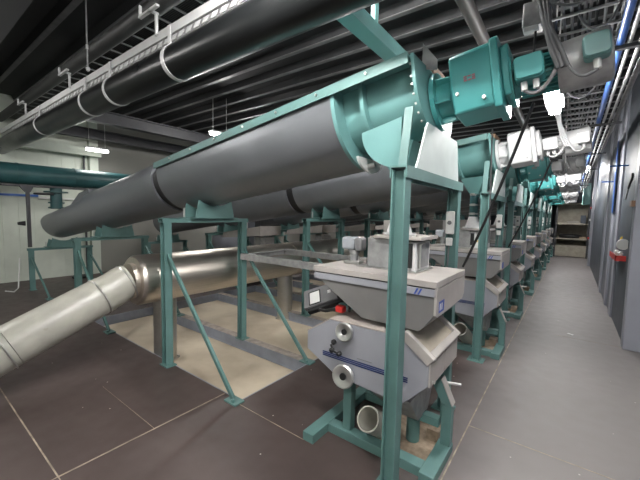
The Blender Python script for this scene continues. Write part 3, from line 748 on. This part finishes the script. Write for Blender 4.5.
# teal beam above the nearest conveyor
o = MB().box((-1.52,1.95,3.22),(-1.38,3.6,3.34)).build('teal_beam', TEAL, bevel=.004); tag(o, 'short teal beam between the black pipe and the nearest conveyor top', 'beam')
m = MB().box((-1.47,2.6,3.34),(-1.43,2.66,CH-.1)); tag(m.build('beam_hanger', TEAL), 'teal strap holding the short teal beam to the ceiling', 'strap')
# grey round duct above the gear motor, parallel with the corridor
o = MB().tube([(-.71,1.8,3.3),(-.78,17,3.3)], .05, 24).build('round_duct', mat('dull_grey_duct', (.11,.10,.095), .5)); tag(o, 'grey round duct passing over the nearest gearbox', 'pipe')
# brown wooden cover plate behind the end plate, on the second conveyor
for k, d in enumerate(UNITS[:7]):
    o = MB().box((-1.12,2.50+d,2.80),(-.875,2.90+d,2.86)).build('brown_board', BROWN); tag(o, 'brown board lying across the top of the '+nth(k)+' conveyor outlet', 'board', 'brown boards on the outlets')
o = MB().prism([(-.888,2.76),(-.888,2.93),(-.785,2.80),(-.783,2.73)],'y',2.30,2.308).build('guard_plate', GALV); tag(o, 'grey pointed sheet standing on top of the nearest end plate', 'plate')
# ================================================================= CABLES AND TRAYS OVER THE CORRIDOR
t = thing('corridor_cable_ladder', (.1,8,3.2), 'long cable ladder running under the ceiling above the motors', 'cable ladder'); base = tuple(t.location)
for x in (-.22,.20): MB().box((x,1.4,3.18),(x+.012,18.5,3.24)).build('side_rail', GALV, t, base)
for i in range(60):
    y = 1.6+.28*i; MB().box((-.208,y,3.18),(.20,y+.022,3.195)).build('rung', GALV, t, base)
for i in range(10):
    x = -.18+.04*i; pts = [(x+.012*math.sin(y*1.7+i),y,3.207+.008*((i*3)%2)) for y in [1.4+.57*j for j in range(31)]]
    tag(MB().tube(pts, .011, 6).build('ladder_cable', CABG if i % 3 else BLACK), 'grey cable along the ladder above the motors, %s from the left'%(ORD+['ninth','tenth'])[i], 'cable', 'cables on the corridor ladder')
for i,(x,z,r,mm,lab) in enumerate(((.195,3.0,.024,BLUE,'bright blue pipe running under the ceiling on the right'),(.245,3.0,.014,WMETAL,'pale thin pipe just right of the blue pipe'),(.30,2.98,.014,GALV,'grey conduit second right of the blue pipe'),(.36,3.02,.022,GALV,'thicker grey conduit nearest the right-hand columns'))):
    tag(MB().tube([(x,1.5,z),(x,19.5,z)], r, 12).build('ceiling_pipe', mm), lab, 'pipe', 'pipes under the ceiling on the right')
for i in range(7):
    y = 3.2+2.4*i; o = MB().box((.10,y,2.955),(.42,y+.04,2.98)).build('pipe_bracket', IBEAM); tag(o, nth(i if i < 6 else 7)+' dark bracket carrying the pipes on the right', 'bracket', 'brackets under the right pipes')
for i,(y,z) in enumerate(((7.4,2.65),(9.2,2.55))):
    o = MB().tube([(.45,y,z),(.70,y,z)], .012, 8).build('blue_hose', BLUE); tag(o, ['nearer','farther'][i]+' short blue hose reaching the right-hand columns', 'hose', 'blue hoses')
# hanging loops near the ceiling
def loop(p0,p1,sag,r,lab,mm=CABG):
    pts = []
    for i in range(21):
        u = i/20; p = Vector(p0).lerp(Vector(p1),u); p.z -= sag*4*u*(1-u); pts.append(p)
    tag(MB().tube(pts, r, 8).build('cable_loop', mm), lab, 'cable', 'cable loops under the ladder')
loop((-.28,2.45,3.15),(.02,2.3,3.17),.17,.012,'grey cable loop at the top, left of the terminal box')
loop((-.24,2.6,3.17),(.12,2.6,3.17),.12,.009,'thin grey cable loop under the ladder, upper right')
loop((-.05,3.0,3.17),(.18,2.9,3.17),.15,.008,'thin grey cable loop behind the fan cowl')
loop((-.2,4.2,3.17),(.15,4.4,3.17),.2,.01,'grey cable loop above the second motor')
loop((-.2,6.4,3.17),(.15,6.6,3.17),.25,.01,'grey cable loop above the third motor')
t = thing('junction_box', (-.3,2.62,2.9), 'grey junction box hanging under the ladder above the nearest motor', 'junction box'); base = tuple(t.location)
MB().box((-.335,2.55,2.97),(-.225,2.68,3.12)).build('case', GALV, t, base, bevel=.008)
MB().box((-.325,2.548,2.94),(-.245,2.60,2.97)).build('lower_case', WMETAL, t, base, bevel=.004)
MB().tube([(-.26,2.58,2.94),(-.26,2.57,2.80),(-.20,2.5,2.76)], .007, 6).build('lead', BLACK, t, base)
MB().tube([(-.28,2.6,3.12),(-.28,2.6,3.2)], .012, 8).build('hanger', BOLT, t, base)

# ================================================================= FAR LEFT
t = thing('green_main_pipe', (-9.3,4,2.45), 'dark teal main pipe running level along the far left wall', 'pipe'); base = tuple(t.location)
MB().lathe((-9.3,YB+.2,2.46), (0,1,0), [(0,.215),(22.5,.215)], 40).build('tube', TEALD, t, base)
for y in (1.75,2.75,9): MB().lathe((-9.3,y,2.46), (0,1,0), [(0,.225),(.03,.225)], 40).build('joint', TEALD, t, base)
MB().box((-9.45,1.5,2.20),(-9.15,6,2.235)).build('carrier_rail', IBEAM, t, base)
t = thing('valve_branch', (-9.3,2.35,1.6), 'teal branch pipe with flanges hanging below the main pipe', 'valve'); base = tuple(t.location)
MB().lathe((-9.3,2.42,1.74), (0,0,1), [(0,.11),(.50,.11)], 28).build('branch', TEALD, t, base)
for z,r in ((2.10,.22),(1.86,.15),(1.75,.15)): MB().lathe((-9.3,2.42,z), (0,0,1), [(0,r),(.03,r)], 28).build('flange', TEALD, t, base)
MB().tube([(-9.2+.16*math.cos(i*math.pi/8),2.18+.16*math.sin(i*math.pi/8),2.06) for i in range(16)], .02, 8, closed=True).build('valve_wheel', IBEAM, t, base)
t = thing('steel_pole', (-9.1,1.9,.9), 'thin dark pole holding the main pipe above the lowest trestle', 'pole'); base = tuple(t.location)
MB().bar((-9.12,1.89,.92),(-9.12,1.89,2.2),.06,.06,(1,0,0)).build('pole', IBEAM, t, base)
m = MB().prism([(1.76,2.2),(1.99,2.2),(1.93,2.08),(1.85,2.08)],'x',-9.17,-9.07); m.build('head', IBEAM, t, base)
MB().lathe((-9.22,1.85,1.42),(0,-1,0),[(0,.05),(.12,.03)],12).build('knob', BLACK, t, base)
o = MB().box((LW,YB,2.02),(LW+.02,2.35,2.07)).build('blue_wall_stripe', BLUE); tag(o, 'thin blue rail along the cream wall at far left', 'rail')
o = MB().box((LW,2.35,1.98),(LW+.03,3.4,2.02)).build('white_wall_rail', WHITE); tag(o, 'thin white rail on the cream wall behind the conveyor foot', 'rail')
o = MB().tube([(LW+.1,3.3,0),(LW+.1,3.3,3.3)], .025, 8).build('wall_downpipe', IBEAM); tag(o, 'thin dark downpipe on the left wall beside the pale column', 'pipe')
o = MB().lathe((-9.9,3.0,.0),(0,0,1),[(0,.16),(.05,.17),(.09,.05)],18).build('black_bundle', BLACK); tag(o, 'small black bundle on the floor against the left wall', 'bundle')
o = MB().tube([(-9.15,1.72,.7),(-9.0,1.65,.1),(-9.1,1.6,.012),(-9.3,1.5,.012)], .012, 8).build('white_hose', WHITE); tag(o, 'pale hose trailing to the floor by the lowest trestle', 'hose')

# ================================================================= THINGS SEEN BETWEEN THE TRESTLES
for k, d in enumerate(UNITS[1:]):
    t = thing('inlet_chute', (-5.6,YC+d,1.3), 'pale slanted chute under the '+nth(k+1)+' conveyor', 'chute', 'pale chutes beneath the rear conveyors'); base = tuple(t.location)
    MB().hull([(-6.25,YC+d-.3,1.18),(-5.0,YC+d-.3,1.28),(-5.0,YC+d+.3,1.28),(-6.25,YC+d+.3,1.18),(-6.2,YC+d-.3,1.30),(-5.0,YC+d-.3,1.48),(-5.0,YC+d+.3,1.48),(-6.2,YC+d+.3,1.30)]).build('tray', HOPW, t, base, bevel=.005)
    MB().box((-5.3,YC+d-.2,.9),(-5.1,YC+d+.2,1.24)).build('outlet', GALV, t, base)
t = thing('steel_drum', (-7.77,5.95,0), 'wide grey drum on the boards beyond the duct, seen through the nearest trestle', 'drum'); base = tuple(t.location)
MB().lathe(base, (0,0,1), [(0,.43),(1.12,.43)], 36).build('shell', LITEW, t, base)
MB().lathe((-7.77,5.95,1.12), (0,0,1), [(0,.442),(.02,.442)], 36).build('rim', STEELV, t, base)
o = MB().box((-7.05,5.75,0),(-6.82,5.95,1.47)).build('pale_cabinet', WHITE, bevel=.01); tag(o, 'narrow pale cabinet right of the wide grey drum', 'cabinet')
o = MB().box((-6.70,5.75,0),(-6.42,5.95,1.60)).build('dark_column', MIDW, bevel=.01); tag(o, 'dark grey column right of the narrow pale cabinet', 'column')
for i,d in enumerate(UNITS[1:5]):
    t = thing('mesh_filter', (-2.55,YC+d,0), 'teal stand with a grey box behind the '+nth(i+1)+' mill', 'stand', 'teal stands behind the mills'); base = (-2.2,YC+d,0)
    t.location = base
    for sx in (-.17,.17):
        for sy in (-.2,.2): MB().box((base[0]+sx-.02 if sx > -9 else 0,base[1]+sy-.02,0),(base[0]+sx+.02,base[1]+sy+.02,1.42)).build('leg', TEALF, t, base)
    MB().box((base[0]-.2,base[1]-.24,1.42),(base[0]+.2,base[1]+.24,1.46)).build('top', TEALF, t, base)
    MB().box((base[0]-.14,base[1]-.18,1.47),(base[0]+.14,base[1]+.18,1.68)).build('box', HOPW, t, base, bevel=.01)

# ================================================================= RIGHT SIDE DETAILS
t = thing('red_tray', (.68,7.0,1.2), 'red tray with small items fixed to the dark panel on the right', 'tray'); base = tuple(t.location)
m = MB(); m.box((.56,6.7,1.14),(.76,7.6,1.155)); m.box((.56,6.7,1.155),(.575,7.6,1.22)); m.box((.56,6.7,1.155),(.76,6.715,1.22)); m.build('tray_shell', RED, t, base)
for i,(x,y,r,mm) in enumerate(((.63,6.85,.035,WHITE),(.66,7.1,.04,GALV),(.63,7.35,.035,WHITE))):
    o = MB().lathe((x,y,1.156),(0,0,1),[(0,r),(.09,r),(.11,r*.4)],14).build('jar', mm, off=(x,y,1.156)); tag(o, ['nearest white jar','grey jar in the middle','farthest white jar'][i]+' in the red tray', 'jar', 'jars in the red tray')
o = MB().lathe((.68,7.35,1.42),(1,.3,0),[(0,.07),(.06,.07)],14).build('yellow_reel', YEL); tag(o, 'yellow reel hanging on the dark panel above the red tray', 'reel')
o = MB().lathe((.62,6.6,1.40),(.4,-1,0),[(0,.08),(.03,.08)],20).build('white_disc', WHITE); tag(o, 'white round disc beside the yellow reel', 'disc')
t = thing('hand_lamp', (.7,7.0,2.2), 'black handled tool hanging high on the dark panel', 'tool'); base = tuple(t.location)
MB().bar((.69,7.1,2.28),(.69,6.7,2.42),.06,.08).build('handle', BLACK, t, base, bevel=.01); MB().bar((.69,7.35,2.1),(.69,7.1,2.27),.04,.05).build('head', GALV, t, base, bevel=.01)
for i,(y,z,mm,nm,wd) in enumerate(((6.12,1.98,BROWN,'latch','brown latch on the nearest pale column'),(16.3,2.2,RED,'red_marker','upper red marker on the far column at right'),(16.3,1.75,WHITE,'white_marker','white marker between two red ones on the far column'),(16.3,1.05,RED,'red_marker','lower red marker on the far column at right'))):
    x = .63 if i == 0 else .54
    o = MB().box((x-.01,y-.08,z-.04),(x+.04,y+.08,z+.04)).build(nm, mm, bevel=.006); tag(o, wd, 'marker' if i else 'latch')
o = MB().lathe((.1,4.2,0),(0,0,1),[(0,.05),(.004,.045)],12).build('floor_scrap', WHITE); o.scale = (1,.5,1)
bpy.data.objects.remove(o)
o = MB().bar((.06,6.30,.003),(.13,6.26,.003),.03,.004).build('paper_scrap', WHITE); tag(o, 'small pale scrap of paper on the corridor floor', 'scrap')

# ================================================================= FAR END SHELF
_before = set(bpy.data.objects)
t = thing('shelf_unit', (.1,19.3,0), 'large wooden shelf unit across the far end of the corridor', 'shelf'); base = tuple(t.location)
MB().box((-.6,19.72,0),(.66,19.75,2.5)).build('back_board', PLY, t, base)
for x in (-.6,.60): MB().box((x,18.9,0),(x+.06,19.72,2.5)).build('side_board', IBEAM, t, base)
for z in (.04,.82,1.52,2.45): MB().box((-.54,18.9,z),(.60,19.72,z+.06)).build('shelf_board', PLY, t, base)
o = MB().box((-.54,18.92,.10),(.60,18.95,.55)).build('front_board', PLY, t, base)
o = MB().tube([(.0+.36*math.cos(i*math.pi/12),19.3+.3*math.sin(i*math.pi/12),.97) for i in range(24)], .085, 10, closed=True).build('black_coil', BLACK); tag(o, 'thick black coil lying on the lower shelf at the far end', 'coil')
o = MB().box((-.15,19.1,1.585),(.28,19.5,1.66)).build('flat_box', HOPW, bevel=.01); tag(o, 'flat pale box on the upper shelf at the far end', 'box')
o = MB().box((.33,19.0,.885),(.58,19.4,.96)).build('wooden_tray', OSB, bevel=.01); tag(o, 'small brown wooden tray beside the black coil', 'tray')
o = MB().box((.33,19.1,1.585),(.52,19.5,1.95)).build('dark_case', DARKW, bevel=.01); tag(o, 'dark case standing on the upper shelf at the far end', 'case')
for o in bpy.data.objects:
    if o not in _before and o.parent is None: o.location.y += .28
o = MB().box((.30,17.0,2.35),(.55,17.6,3.2)).build('vent_housing', TEAL, bevel=.02); tag(o, 'pale green housing hanging above the shelf at the far end', 'housing')
